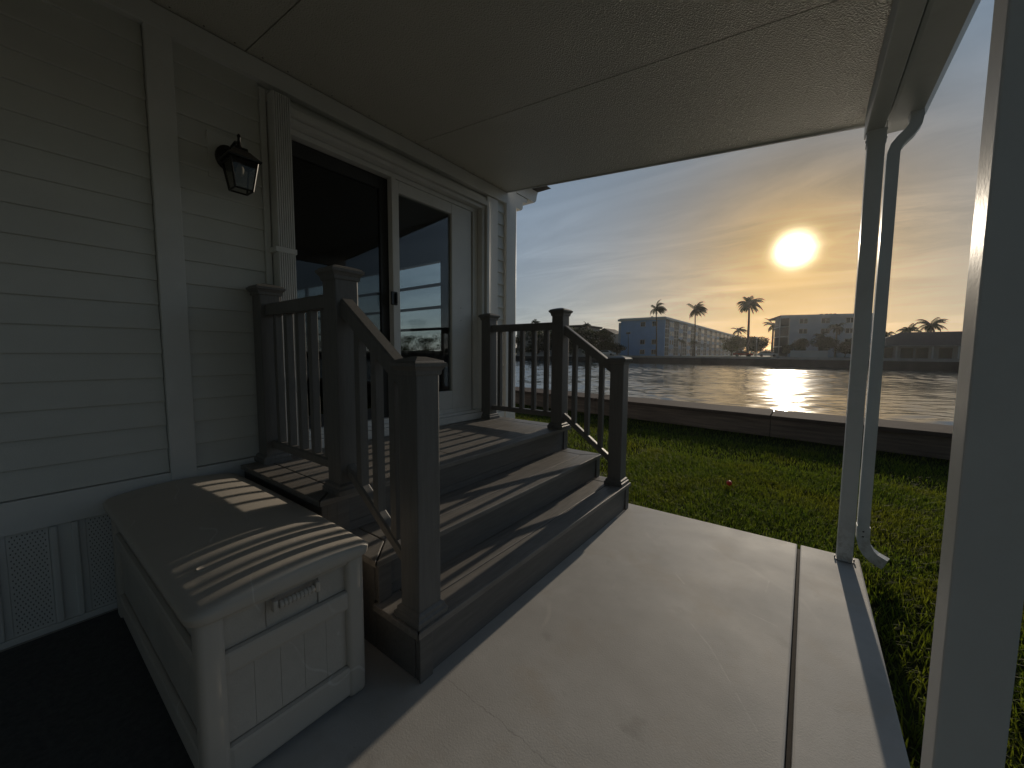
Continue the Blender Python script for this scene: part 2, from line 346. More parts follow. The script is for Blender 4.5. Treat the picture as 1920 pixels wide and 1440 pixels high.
def seawall():
    t = thing('seawall', 'low weathered seawall with a pale cap between lawn and water', 'wall', (0, 7.6, -.2))
    edges = [-60, -30, -14, -7.2, -4.1, -1.0, 2.1, 5.2, 8.3, 14, 30, 60]
    for a, b in zip(edges[:-1], edges[1:]):
        MB().prism([(a+.004, sea(a)), (b-.004, sea(b)), (b-.004, sea(b)+.75), (a+.004, sea(a)+.75)], -1.4, .205).build('wall_panel', 'seawall', t)
        dz = random.uniform(-.006, .006)
        MB().prism([(a+.008, sea(a)-.035), (b-.008, sea(b)-.035), (b-.008, sea(b)+.80), (a+.008, sea(a)+.80)], .208, .268+dz).build('cap_slab', 'seawall_cap', t)
seawall()
def far_seawall():
    t = thing('far_seawall', 'long grey concrete seawall along the opposite bank', 'wall', (0, 92, WATER_Z))
    for (a, b), (c, d) in zip(BANK[:-1], BANK[1:]):
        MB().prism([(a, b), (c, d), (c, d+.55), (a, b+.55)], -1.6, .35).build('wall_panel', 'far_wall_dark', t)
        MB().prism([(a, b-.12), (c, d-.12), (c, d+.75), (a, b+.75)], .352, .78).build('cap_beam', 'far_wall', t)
far_seawall()

# ================================================================== house
house = thing('house', 'white vinyl-sided house with sliding glass door and skirting', 'house', (-2.5, -1, 0))
COURSE, Z0S, NS = .1172, .600, 18
def board(y0, y1):    # one double-lap vinyl course, local z from 0
    prof = [(-.020, 0), (.007, 0), (.009, .003), (.0085, .012), (-.002, .096), (-.004, COURSE+.006), (-.020, COURSE+.006)]
    m = MB(); m.extrude(prof, y0, y1, 1)
    me = bpy.data.meshes.new('siding_board'); me.from_pydata(m.v, [], m.f); me.materials.append(MATS['siding'])
    bm = bmesh.new(); bm.from_mesh(me); bmesh.ops.recalc_face_normals(bm, faces=bm.faces[:]); bm.to_mesh(me); bm.free(); return me
for y0, y1 in ((-7, .487), (.595, .962), (3.045, 3.168)):
    me = board(y0, y1)
    for i in range(NS):
        if Z0S+i*COURSE > 2.64: continue
        o = link('siding_board', me, house, loc=(0, 0, Z0S+i*COURSE))
DY0, DY1, DZ0, DZ1 = 1.11, 2.86, .57, 2.60
WX = (-.14, -.022)
for a in ((-7, DY0, .02, 2.95), (DY1, 3.33, .02, 2.95), (DY0, DY1, .02, DZ0), (DY0, DY1, DZ1, 2.95)):
    box('wall', 'siding', house, WX[0], WX[1], a[0], a[1], a[2], a[3], b=0)
# trim on the wall
box('batten', 'trim', house, -.02, .030, .490, .592, .47, 2.70)
for y in (.508, .571): MB().loft(0, y, [(.006, 0), (.006, .004)], 8).build('screw', 'screw', house).matrix_world = Matrix.Translation((.031, 0, 2.72)) @ Matrix.Rotation(R(90), 4, 'Y') @ Matrix.Translation((0, 0, 0))
box('door_trim', 'trim', house, -.02, .018, .964, .996, .58, 2.66)
box('side_trim', 'trim', house, -.02, .026, 2.885, 3.043, .58, 2.68)
box('corner_board', 'trim', house, -.03, .034, 3.170, 3.335, .30, 2.90)
box('ledger_channel', 'trim', house, -.02, .036, -7, 3.168, 2.690, 2.7955)
box('head_trim', 'trim', house, -.02, .014, .998, 2.883, 2.604, 2.660)
box('band_board', 'trim', house, -.02, .022, -7, 3.168, .462, .596)
# skirting: perforated and plain vertical panels
def skirt():
    y = -7.0; k = 0
    while y < 3.15:
        perf = k % 2 == 0; w = .112 if perf else .106
        m = MB()
        if perf: m.box(-.02, -.003, y, y+w, .03, .459, .002)
        else:
            m.box(-.02, .000, y+.001, y+w, .03, .459, .002)
            m.box(.0003, .012, y+.004, y+.024, .032, .457, .004); m.box(.0003, .012, y+w-.042, y+w-.022, .032, .457, .004)
        o = m.build('skirt_panel', 'trim', house)
        if perf and y > -.6 and y < .3:
            h = MB(); r = random.Random(k)
            for i in range(8):
                for j in range(30):
                    yy = y+.010+i*.0132+(.0066 if j % 2 else 0); zz = .045+j*.0138
                    if yy < y+w-.006: h.box(-.0028, -.0018, yy-.0015, yy+.0015, zz-.0028, zz+.0028)
            h.build('vent_holes', 'screw', o, kind='stuff')
        y += w; k += 1
    box('skirt_rail', 'trim', house, -.02, .008, -7, 3.15, .001, .029)
skirt()
# storm shutter folded beside the door, with its tracks
sh = box('storm_shutter', 'trim', house, -.015, .082, 1.002, 1.098, .62, 2.64, b=.003)
m = MB()
for i in range(8): m.box(.0825, .094, 1.003+i*.0118, 1.0105+i*.0118, .625, 2.635, .002)
m.build('fins', 'trim', sh)
box('strap', 'trim', sh, -.005, .099, .985, 1.1005, 1.765, 1.795, b=.003)
box('top_track', 'trim', house, -.015, .075, 1.101, 2.86, 2.560, 2.602, b=.003)
box('top_track_lip', 'trim', house, -.015, .050, 1.101, 2.845, 2.528, 2.557, b=.003)
box('side_track', 'trim', house, -.015, .055, 2.782, 2.812, .665, 2.526, b=.003)
box('side_track', 'trim', house, -.015, .080, 2.822, 2.862, .665, 2.558, b=.003)
box('bottom_track', 'trim', house, -.015, .060, 1.101, 2.88, .582, .640, b=.003)
box('bottom_track_lip', 'trim', house, -.015, .038, 1.101, 2.86, .642, .664, b=.002)
# sliding door
door = box('sliding_door', 'trim', house, -.12, -.004, 1.112, 2.858, .575, .600, b=.002)
box('jamb', 'trim', door, -.12, -.004, 1.112, 1.134, .601, 2.525, b=.002)
box('jamb', 'trim', door, -.12, -.004, 2.72, 2.78, .601, 2.525, b=.002)
box('head', 'trim', door, -.12, -.004, 1.135, 2.719, 2.49, 2.525, b=.002)
box('sill', 'trim', door, -.12, -.006, 1.135, 2.719, .601, .66, b=.003)
for y0, y1, z0, z1, n in ((1.868, 1.905, .70, 2.488, 'stile'), (2.455, 2.70, .70, 2.488, 'stile'), (1.906, 2.454, 2.40, 2.488, 'top_rail'), (1.906, 2.454, .70, .86, 'bottom_rail')):
    box(n, 'trim', door, -.06, -.012, y0, y1, z0, z1, b=.004)
box('sill_step', 'trim', door, -.06, -.012, 1.135, 2.70, .661, .699, b=.003)
box('stile', 'trim', door, -.05, .004, 1.832, 1.866, .70, 2.488, b=.003)
box('stile', 'door_dark', door, -.09, -.062, 1.772, 1.86, .661, 2.488, b=.003)
box('stile', 'door_dark', door, -.09, -.062, 1.135, 1.16, .661, 2.488, b=.003)
box('top_rail', 'door_dark', door, -.09, -.062, 1.161, 1.771, 2.40, 2.488, b=.003)
box('bottom_rail', 'door_dark', door, -.09, -.062, 1.161, 1.771, .661, .78, b=.003)
box('glass_pane', 'glass', door, -.040, -.034, 1.905, 2.455, .86, 2.40, b=0)
box('glass_pane', 'glass_tint', door, -.080, -.074, 1.16, 1.772, .78, 2.40, b=0)
hd = box('handle', 'handle', door, .0045, .016, 1.806, 1.862, 1.555, 1.655, b=.006)
box('handle_grip', 'handle', hd, .0165, .032, 1.838, 1.852, 1.565, 1.645, b=.005)
# scuff and screws on the wide stile are modelled as two small pull screws
for z in (1.60, 1.49): box('screw', 'screw', door, -.0118, -.0095, 2.560, 2.566, z, z+.006, b=.001)
# room behind the door
IZ0, IZ1, IX, IY = .56, 2.77, -5.6, 3.24
box('room_floor', 'interior_dark', house, IX, -.142, -5, IY, .50, IZ0, b=0)
box('room_ceiling', 'interior', house, IX, -.142, -5, IY, IZ1, 2.85, b=0)
box('room_wall', 'interior', house, IX-.1, IX, -5, 3.34, .3, 2.9, b=0)
box('room_wall', 'interior', house, IX, -.142, -5.1, -5, .3, 2.9, b=0)
wins = [(-3.02, -1.0), (-5.2, -3.6)]; WZ0, WZ1 = 1.19, 2.29
for x0, x1, z0, z1 in ((IX, -.142, .3, WZ0), (IX, -.142, WZ1, 2.9), (-1.0, -.142, WZ0, WZ1), (-3.6, -3.02, WZ0, WZ1), (IX, -5.2, WZ0, WZ1)):
    box('end_wall', 'interior', house, x0, x1, IY, 3.33, z0, z1, b=0)
for x0, x1 in wins:
    w = box('window', 'trim', house, x0, x1, 3.25, 3.32, WZ0, WZ0+.03, b=.003)
    for z in (1.475, 1.735, 2.005): box('mullion', 'interior', w, x0+.001, x1-.001, 3.262, 3.305, z, z+.032, b=.003)
    for x in (x0, (x0+x1)/2-.02, x1-.035): box('frame_post', 'interior', w, x+.001, x+.034, 3.258, 3.312, WZ0+.031, WZ1-.001, b=.003)
    for z0, z1 in ((WZ0+.032, 1.474), (1.508, 1.734), (1.768, 2.004), (2.038, WZ1-.002)): box('pane', 'glass', w, x0+.036, x1-.036, 3.283, 3.287, z0, z1, b=0)
# furniture silhouettes seen against the end window are left to the dark room
# eave of the house roof past its corner
eave = MB().extrude([(3.336, 2.70), (3.43, 2.70), (3.45, 2.72), (3.45, 2.79), (3.53, 2.80), (3.53, 2.84), (3.336, 2.84)], -5.7, .03, 0).build('eave_soffit', 'trim', house)
MB().extrude([(3.50, 2.845), (3.66, 2.845), (3.69, 2.875), (3.70, 2.93), (3.715, 2.955), (3.715, 2.972), (3.336, 2.972), (3.336, 2.845)], -5.7, .04, 0).build('roof_gutter', 'trim', house)
MB().add([(-5.9, -7, 2.98), (.2, -7, 2.98), (.2, 3.74, 2.98), (-5.9, 3.74, 2.98), (-2.8, -7, 3.7), (-2.8, 3.74, 3.7)], [(0, 1, 4), (2, 3, 5), (1, 2, 5, 4), (3, 0, 4, 5), (0, 3, 2, 1)]).build('roof', 'roof_grey', house)

# ================================================================== wall lantern
lan = thing('wall_lantern', 'black metal carriage lantern with glass sides on the white siding', 'lantern', (0, .83, 2.16))
LX, LY = .135, .815
def disk(cx, r, x0, x1, y, z, n=20):
    m = MB(); k = [(x0, r), (x0+(x1-x0)*.55, r), (x1, r*.72)]
    for x, rr in k:
        for i in range(n): m.v.append((x, y+rr*math.cos(2*math.pi*i/n), z+rr*1.15*math.sin(2*math.pi*i/n)))
    for j in range(2):
        for i in range(n): m.f.append((j*n+i, j*n+(i+1) % n, (j+1)*n+(i+1) % n, (j+1)*n+i))
    m.f.append(tuple(range(n))); m.f.append(tuple(range(2*n, 3*n))[::-1]); return m
disk(0, .056, .010, .036, .80, 2.215).build('back_plate', 'lantern', lan)
box('mounting_block', 'siding', lan, -.004, .0095, .715, .885, 2.10, 2.33, b=.003)
MB().tube([(.034, .80, 2.225), (.07, .805, 2.262), (.105, .81, 2.275), (LX, LY, 2.262), (LX, LY, 2.235)], .008, 8).build('arm', 'lantern', lan, True)
MB().loft(LX, LY, [(.013, 2.235), (.016, 2.243), (.009, 2.256), (.007, 2.29), (.010, 2.296), (.004, 2.308)], 10).build('finial', 'lantern', lan, True)
MB().loft(LX, LY, [(.074, 2.168), (.076, 2.176), (.066, 2.186), (.050, 2.202), (.036, 2.218), (.030, 2.222), (.028, 2.236), (.012, 2.240)]).build('roof_cap', 'lantern', lan)
HT, HB, ZT, ZB = .060, .040, 2.167, 2.022
fr = MB()
for sx, sy in ((1, 1), (1, -1), (-1, 1), (-1, -1)):
    fr.tube([(LX+sx*HT, LY+sy*HT, ZT), (LX+sx*HB, LY+sy*HB, ZB+.004)], .0045, 6)
for hw, z in ((HB, ZB+.006), (HT-.001, ZT-.005)):
    for i in range(4):
        q = [(1, 1), (-1, 1), (-1, -1), (1, -1)]; a, b = q[i], q[(i+1) % 4]
        fr.tube([(LX+a[0]*hw, LY+a[1]*hw, z), (LX+b[0]*hw, LY+b[1]*hw, z)], .005, 6)
fr.build('cage', 'lantern', lan)
for i in range(4):
    q = [(1, 1), (-1, 1), (-1, -1), (1, -1)]; a, b = q[i], q[(i+1) % 4]; e = .97
    MB().add([(LX+a[0]*HB*e, LY+a[1]*HB*e, ZB+.008), (LX+b[0]*HB*e, LY+b[1]*HB*e, ZB+.008), (LX+b[0]*HT*e, LY+b[1]*HT*e, ZT), (LX+a[0]*HT*e, LY+a[1]*HT*e, ZT)], [(0, 1, 2, 3)]).build('glass_pane', 'glass_lamp', lan)
MB().loft(LX, LY, [(.009, 2.10), (.016, 2.115), (.018, 2.135), (.011, 2.155), (.011, 2.166)], 12).build('bulb', 'resin', lan, True)

# ================================================================== patio cover
cover = thing('patio_cover', 'white aluminium patio roof on slim square posts over the concrete', 'patio cover', (2.74, 1.9, 0))
SL = -.0930; CZ = lambda x: 2.803+SL*x
def slab(x0, x1, y0, y1, dz0, dz1, name, m, parent=cover):
    return MB().add([(x, y, CZ(x)+dz) for dz in (dz0, dz1) for y in (y0, y1) for x in (x0, x1)],
        [(0, 2, 3, 1), (4, 5, 7, 6), (0, 1, 5, 4), (2, 6, 7, 3), (0, 4, 6, 2), (1, 3, 7, 5)]).build(name, m, parent)
ys = [3.165, 2.045, .90, -.245, -1.39, -2.535, -3.68]
for a, b in zip(ys[:-1], ys[1:]): slab(.0, 2.93, b+.003, a-.003, 0, .075, 'roof_panel', 'ceiling')
slab(-.0, 2.93, ys[-1], 3.165, .077, .085, 'roof_skin', 'alu_white')
slab(.04, 2.93, 3.166, 3.180, -.007, .090, 'edge_trim', 'alu_white')
m = MB()
for i in range(26):
    x = .25+i*.1; m.box(x, x+.006, 3.1805, 3.184, CZ(x)+.004, CZ(x)+.010)
m.build('edge_screws', 'screw', cover, kind='stuff')
m = MB()
for i in range(51):
    y = 3.05-i*.13; m.box(.055, .061, y, y+.006, CZ(.055)-.0022, CZ(.055)+.001)
m.build('ledger_screws', 'screw', cover, kind='stuff')
box('beam', 'alu_white', cover, 2.700, 2.776, ys[-1], 3.02, 2.405, 2.540, b=.004)
gut = MB().extrude([(2.795, 2.520), (2.795, 2.475), (2.81, 2.470), (2.925, 2.470), (2.945, 2.500), (2.962, 2.530), (2.975, 2.575), (2.975, 2.61), (2.965, 2.61), (2.932, 2.520)], ys[-1], 3.168, 1).build('gutter', 'alu_white', cover)
def post(y0):
    p = box('post', 'alu_white', cover, 2.710, 2.782, y0, y0+.066, .004, 2.4045, b=.003)
    box('base_bracket', 'alu_white', p, 2.700, 2.792, y0+.012, y0+.054, .0012, .0038, b=0)
    for x in (2.700, 2.786): box('anchor_bolt', 'screw', p, x, x+.008, y0+.028, y0+.038, .0045, .016, b=.002)
    for sx in (2.7055, 2.7825):
        box('head_bracket', 'alu_white', p, sx, sx+.004, y0+.01, y0+.056, 2.33, 2.44, b=.001)
        for z in (2.355, 2.40): box('screw', 'screw', p, sx-.003 if sx < 2.75 else sx+.0042, sx if sx < 2.75 else sx+.0072, y0+.025, y0+.035, z, z+.01, b=.001)
for y in (2.908, .868, -3.5): post(y)
ds = MB().tube([(2.900, 2.99, 2.472), (2.903, 2.99, 2.44), (2.898, 2.99, 2.405), (2.880, 2.99, 2.375), (2.852, 2.99, 2.345), (2.832, 2.99, 2.318), (2.823, 2.99, 2.285), (2.822, 2.99, 2.24), (2.822, 2.99, .165)], 0, sq=(.052, .062)).build('downspout', 'alu_white', cover)
el = MB().tube([(2.823, 2.99, .215), (2.824, 2.99, .14), (2.834, 2.985, .098), (2.853, 2.978, .068), (2.880, 2.97, .047), (2.925, 2.955, .030)], 0, sq=(.058, .068)).build('elbow', 'alu_white', ds)
for i in range(5): pass
for z in (.185, .155): box('screw', 'screw', ds, 2.818, 2.826, 2.952, 2.9555, z, z+.007, b=.001)

# ================================================================== porch steps with railings
steps = thing('porch_steps', 'dark composite porch steps with square newels and railings at the door', 'porch steps', (.7, 1.88, 0))
Z1, Z2, Z3 = .205, .388, .577
SY0, SY1 = .862, 2.905
NOSE = .020
def deck_surface(x0, x1, z, y0, y1, bw=.12, th=.025):
    def bd(poly): MB_bevel_prism(poly, z-th, z)
    def MB_bevel_prism(poly, a, b):
        bm = bmesh.new(); vs = [bm.verts.new((x, y, a)) for x, y in poly]; f = bm.faces.new(vs)
        r = bmesh.ops.extrude_face_region(bm, geom=[f]); bmesh.ops.translate(bm, verts=[v for v in r['geom'] if isinstance(v, bmesh.types.BMVert)], vec=(0, 0, b-a))
        bmesh.ops.recalc_face_normals(bm, faces=bm.faces[:])
        bmesh.ops.bevel(bm, geom=[e for e in bm.edges if all(v.co.z > b-1e-5 for v in e.verts)], offset=.0035, segments=2, affect='EDGES', profile=.5)
        me = bpy.data.meshes.new('deck_board'); bm.to_mesh(me); bm.free(); me.materials.append(MATS['deck']); link('deck_board', me, steps)
    g = .002
    bd([(x1-bw+g, y0+bw+g), (x1, y0+2*g), (x1, y1-2*g), (x1-bw+g, y1-bw-g)])           # front board, mitred
    bd([(x0, y0), (x1-2*g, y0), (x1-bw-g, y0+bw-g), (x0, y0+bw-g)])
    bd([(x0, y1-bw+g), (x1-bw-g, y1-bw+g), (x1-2*g, y1), (x0, y1)])
    n = max(1, round((x1-bw-x0)/.14)); w = (x1-bw-x0)/n
    for i in range(n):
        xa, xb = x0+i*w+g, x0+(i+1)*w-g
        cut = [y0+bw+g, y1-bw-g]
        if n > 3: cut.insert(1, y0+bw+random.uniform(.6, 1.3))
        for a, b in zip(cut[:-1], cut[1:]): bd([(xa, a+.001), (xb, a+.001), (xb, b-.001), (xa, b-.001)])
X1, X2, X3 = 1.450, 1.203, .903
deck_surface(X2-.01, X1+NOSE, Z1, SY0-NOSE, SY1+NOSE, .125)
deck_surface(X3-.01, X2+NOSE, Z2, SY0-NOSE, SY1+NOSE, .125)
deck_surface(.056, X3+NOSE, Z3, SY0-.085, SY1+NOSE+.03, .125)
def riser(x, za, zb):
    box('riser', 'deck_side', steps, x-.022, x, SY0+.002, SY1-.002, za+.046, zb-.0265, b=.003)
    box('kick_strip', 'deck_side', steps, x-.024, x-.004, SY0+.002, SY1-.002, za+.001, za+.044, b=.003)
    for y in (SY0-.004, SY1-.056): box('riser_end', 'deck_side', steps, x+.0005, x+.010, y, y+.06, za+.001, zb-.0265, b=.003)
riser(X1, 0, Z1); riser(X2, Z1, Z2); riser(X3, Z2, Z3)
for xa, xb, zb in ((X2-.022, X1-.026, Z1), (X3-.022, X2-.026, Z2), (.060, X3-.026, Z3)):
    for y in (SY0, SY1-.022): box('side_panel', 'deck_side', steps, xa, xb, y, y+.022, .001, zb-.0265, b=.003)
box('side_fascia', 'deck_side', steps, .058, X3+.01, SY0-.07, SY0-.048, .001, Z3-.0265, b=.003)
box('side_return', 'deck_side', steps, X3-.012, X3+.009, SY0-.047, SY0-.001, .001, Z3-.0265, b=.003)
# newels
NS2 = .0525
def newel(cx, cy, zb, zt):
    n = box('newel_post', 'rail', steps, cx-NS2, cx+NS2, cy-NS2, cy+NS2, zb+.0006, zt-.030, b=.005)
    MB().loft(cx, cy, [(NS2+.004, zt-.066), (NS2+.006, zt-.062), (NS2+.007, zt-.050), (NS2+.013, zt-.040), (NS2+.020, zt-.034), (NS2+.021, zt-.022), (NS2+.014, zt-.019), (NS2+.012, zt-.014), (NS2-.006, zt-.008), (.018, zt)]).build('post_cap', 'rail', n)
    MB().loft(cx, cy, [(NS2+.019, zb+.0004), (NS2+.019, zb+.022), (NS2+.012, zb+.028), (NS2+.010, zb+.040), (NS2+.001, zb+.048)]).build('base_trim', 'rail', n)
def box_rail(name, x0, x1, y, za, zb, w, zs=None):
    """straight or raked rail from x0 to x1: za/zb lower and upper face at x0; zs drop at x1"""
    zs = zs or 0; pr = []
    h = zb-za; ch = .008
    prof = [(-w/2, 0), (w/2, 0), (w/2, h-ch), (w/2-ch, h), (-w/2+ch, h), (-w/2, h-ch)]
    n = len(prof); m = MB()
    m.add([(x0, y+p, za+q) for p, q in prof]+[(x1, y+p, za+q+zs) for p, q in prof], [tuple(range(n)), tuple(range(n, 2*n))[::-1]]+[(i, n+i, n+(i+1) % n, (i+1) % n) for i in range(n)])
    return m.build(name, 'rail', steps)
for ny, first in ((.925, True), (2.830, False)):
    newel(.098, ny, Z3, 1.572); newel(.872, ny, Z3, 1.572); newel(1.388, ny, Z1, 1.185)
    box_rail('top_rail', .151, .819, ny, 1.396, 1.458, .062); box_rail('bottom_rail', .151, .819, ny, .664, .706, .044)
    for i in range(5):
        x = .151+(.668)*(i+.62)/5.24
        box('baluster', 'rail', steps, x-.0175, x+.0175, ny-.0175, ny+.0175, .7065, 1.3955, b=.002)
    d = -.295
    box_rail('stair_top_rail', .925, 1.335, ny, 1.352, 1.428, .062, d); box_rail('stair_bottom_rail', .925, 1.335, ny, .660, .706, .044, d)
    for i in range(3):
        x = .925+.41*(i+.75)/3.5; k = d*(x-.925)/.41
        m = MB(); h = .0175; s = d/.41*h
        m.add([(x+a*h, ny+b*h, z) for z0 in (0, 1) for a, b in ((-1, -1), (1, -1), (1, 1), (-1, 1)) for z in ((.7063 if z0 == 0 else 1.3517)+k+a*s,)],
              [(3, 2, 1, 0), (4, 5, 6, 7), (0, 1, 5, 4), (1, 2, 6, 5), (2, 3, 7, 6), (3, 0, 4, 7)])
        m.build('baluster', 'rail', steps)

# ================================================================== deck box
tag(box('floor_mat', 'mat_dark', None, .03, 1.24, -4.0, .70, .0012, .007, b=.003), 'dark outdoor mat on the concrete under the storage box', 'mat')
chest = thing('storage_box', 'weathered taupe resin deck storage box with a domed lid beside the steps', 'storage box', (.7, .49, .007))
BX0, BX1, BY0, BY1, BZ0 = .085, 1.325, .262, .728, .008
body = MB().box(BX0+.026, BX1-.026, BY0+.026, BY1-.026, BZ0+.02, .54, .01).build('body', 'resin', chest)
def lid():
    nx, ny = 60, 28; x0, x1, y0, y1 = .062, 1.350, .240, .750; v = []; f = []
    cx, cy, hx, hy = (x0+x1)/2, (y0+y1)/2, (x1-x0)/2, (y1-y0)/2
    for i in range(nx+1):
        for j in range(ny+1):
            a = -1+2*i/nx; b = -1+2*j/ny
            a = math.copysign(1-(1-abs(a))**1.25, a); b = math.copysign(1-(1-abs(b))**1.25, b)
            # rounded rectangle outline
            px, py = a*hx, b*hy; rad = .045
            qx, qy = max(0, abs(px)-(hx-rad)), max(0, abs(py)-(hy-rad))
            if qx and qy:
                k = rad*max(qx, qy)/rad/math.hypot(qx, qy)
                px = math.copysign(hx-rad+qx*k, px); py = math.copysign(hy-rad+qy*k, py)
            dx, dy = (hx-abs(px)), (hy-abs(py)); e = rad-max(qx, qy) if qx and qy else min(dx, dy)
            z = .553+.026*(1-(py/hy)**2)-.010*(px/hx)**2
            if e < .02: z -= .010*(1-e/.02)**2
            for rx in (1.10, 1.20):      # moulded flutes across both ends
                g = abs(cx+px-rx)
                if g < .022 and abs(py) < hy-.05: z -= .004*(.5+.5*math.cos(math.pi*g/.022))
            v.append((cx+px, cy+py, z))
    for i in range(nx):
        for j in range(ny): k = i*(ny+1)+j; f.append((k, k+ny+1, k+ny+2, k+1))
    ring = [i*(ny+1) for i in range(nx+1)]+[nx*(ny+1)+j for j in range(1, ny+1)]+[i*(ny+1)+ny for i in range(nx-1, -1, -1)]+[j for j in range(ny-1, 0, -1)]
    prev = ring
    for dz, ins in ((.040, .0), (.056, .002), (.060, .005), (.060, .015)):
        new = []
        for r in ring:
            x, y, z = v[r]; ux, uy = (x-cx)/hx, (y-cy)/hy
            new.append(len(v)); v.append((x-ins*ux, y-ins*uy, .545-dz+.026))
        for a in range(len(ring)): b = (a+1) % len(ring); f.append((prev[a], prev[b], new[b], new[a]))
        prev = new
    f.append(tuple(prev))
    m = MB(); m.v = v; m.f = f; o = m.build('lid', 'resin', chest, True); return o
ld_ = lid()
for x, y in ((.62, .50), (1.13, .33)):
    z = .553+.026*(1-((y-.495)/.255)**2)-.010*((x-.706)/.644)**2
    MB().loft(x, y, [(.017, z-.006), (.017, z+.0006), (.0155, z+.0014), (.014, z+.0004), (.004, z+.0004)], 20).build('moulded_boss', 'resin', ld_, True)
# raised frame round the recessed panels
def frame(name, *a): return box(name, 'resin', chest, *a, b=.012)
for x in (BX0, BX1-.062):
    for y in (BY0, BY1-.062): MB().box(x, x+.062, y, y+.062, BZ0, .532, .016).build('corner_post', 'resin', chest, True)
for x0, x1 in ((BX0+.002, BX0+.03), (BX1-.03, BX1-.002)):
    for z0, z1, n in ((BZ0+.012, .125, 'bottom_rail'), (.330, .395, 'middle_rail'), (.488, .530, 'top_rail')): frame(n, x0, x1, BY0+.055, BY1-.055, z0, z1)
for y0, y1 in ((BY0+.002, BY0+.03), (BY1-.03, BY1-.002)):
    for z0, z1, n in ((BZ0+.03, .125, 'bottom_rail'), (.345, .405, 'middle_rail'), (.488, .530, 'top_rail')): frame(n, BX0+.055, BX1-.055, y0, y1, z0, z1)
def planks(axis, at, side, lo, hi, n, z0, z1):
    w = (hi-lo)/n
    for i in range(n):
        a, b = lo+i*w+.0002, lo+(i+1)*w-.0002
        q = (at, at+.006) if side > 0 else (at-.006, at)
        if axis == 0: box('panel_plank', 'resin_panel', chest, q[0], q[1], a, b, z0, z1, b=.0012)
        else: box('panel_plank', 'resin_panel', chest, a, b, q[0], q[1], z0, z1, b=.0012)
planks(0, BX1-.0258, 1, BY0+.06, BY1-.06, 5, .126, .329); planks(1, BY0+.0258, -1, BX0+.06, BX1-.06, 9, .126, .344)
planks(0, BX1-.0258, 1, BY0+.06, .425, 1, .396, .487); planks(0, BX1-.0258, 1, .578, BY1-.06, 1, .396, .487)
planks(1, BY0+.0258, -1, BX0+.06, BX1-.06, 3, .406, .487)
box('handle_pocket', 'resin_panel', chest, BX1-.0258, BX1-.0235, .428, .575, .398, .486, b=.002)
hg = MB(); 
for i in range(9): hg.loft(0, 0, [(.010, i*.0112), (.0125, i*.0112+.002), (.0125, i*.0112+.009), (.010, i*.0112+.011)], 10)
o = hg.build('handle', 'resin', chest); o.matrix_parent_inverse = Matrix(); o.parent = chest
o.matrix_basis = Matrix.Translation((-.7, -.49, -.007)) @ Matrix.Translation((BX1+.006, .452, .468)) @ Matrix.Rotation(R(-90), 4, 'X')
for y in (.436, .556): box('handle_mount', 'resin', chest, BX1-.012, BX1+.012, y, y+.014, .452, .485, b=.004)

# ================================================================== lawn
def grass():
    def field(n, x0, x1, y0, y1, hmin, hmax):
        return np.column_stack([rng.uniform(x0, x1, n), rng.uniform(y0, y1, n)]), rng.uniform(hmin, hmax, n)
    P = []; H = []
    for a in ((34000, 2.83, 4.9, .1, 3.1, .032, .075), (48000, .9, 5.2, 3.02, 5.2, .028, .066), (44000, -3.5, 5.4, 3.02, 6.4, .028, .062), (34000, -9, 8, 4.5, 8.6, .03, .06), (6000, 4.5, 12, -2, 7, .05, .09)):
        p, h = field(*a); P.append(p); H.append(h)
    P = np.vstack(P); H = np.concatenate(H)
    k = (P[:, 1] < 7.43-.12*P[:, 0]) & ~((P[:, 0] < PX+.008) & (P[:, 1] < PY+.008)) & ~((P[:, 0] < .05) & (P[:, 1] < 3.38))
    # uneven, clumpy growth
    cl = np.sin(P[:, 0]*3.1+1.3*np.sin(P[:, 1]*2.3))*np.sin(P[:, 1]*2.7+1.7*np.sin(P[:, 0]*1.9))+.5*np.sin(P[:, 0]*9.3+P[:, 1]*4.1)*np.sin(P[:, 1]*8.1-P[:, 0]*5.)
    k &= rng.uniform(-2.6, 1.2, len(P)) < cl+1.1
    H = H*(1.12+.15*cl); P = P[k]; H = H[k]; n = len(P)
    a = rng.uniform(0, 2*np.pi, n); w = rng.uniform(.0032, .0065, n); lean = rng.uniform(.35, 1.15, n)*H
    d = np.column_stack([np.cos(a), np.sin(a)]); s = np.column_stack([-d[:, 1], d[:, 0]])*w[:, None]/2
    V = np.zeros((n, 5, 3)); z0 = -.075
    for i, (q, l, hh) in enumerate(((1, 0, 0), (-1, 0, 0), (-.8, .45, .62), (.8, .45, .62))):
        V[:, i, :2] = P+s*q+d*(lean*l)[:, None]; V[:, i, 2] = z0+H*hh
    V[:, 4, :2] = P+d*lean[:, None]; V[:, 4, 2] = z0+H*rng.uniform(.75, 1., n)
    me = bpy.data.meshes.new('grass'); b = np.arange(n)*5
    F = np.empty((n, 7), dtype=np.int64); F[:] = b[:, None]+np.array([0, 1, 2, 3, 3, 2, 4])
    me.vertices.add(n*5); me.vertices.foreach_set('co', V.reshape(-1))
    me.loops.add(n*7); me.loops.foreach_set('vertex_index', F.reshape(-1).astype(np.int32))
    me.polygons.add(n*2); ls = np.column_stack([np.arange(n)*7, np.arange(n)*7+4]).reshape(-1).astype(np.int32)
    me.polygons.foreach_set('loop_start', ls); me.update(calc_edges=True); me.validate()
    me.materials.append(MATS['grass']); o = link('grass', me, None, 'stuff')
    tag(o, 'short green lawn grass between the patio and seawall', 'grass')
grass()
b = MB(); nseg = 14
b.loft(1.989, 4.069, [(.003, -.024), (.014, -.020), (.022, -.010), (.025, .002), (.022, .013), (.014, .022), (.003, .026)], 14)
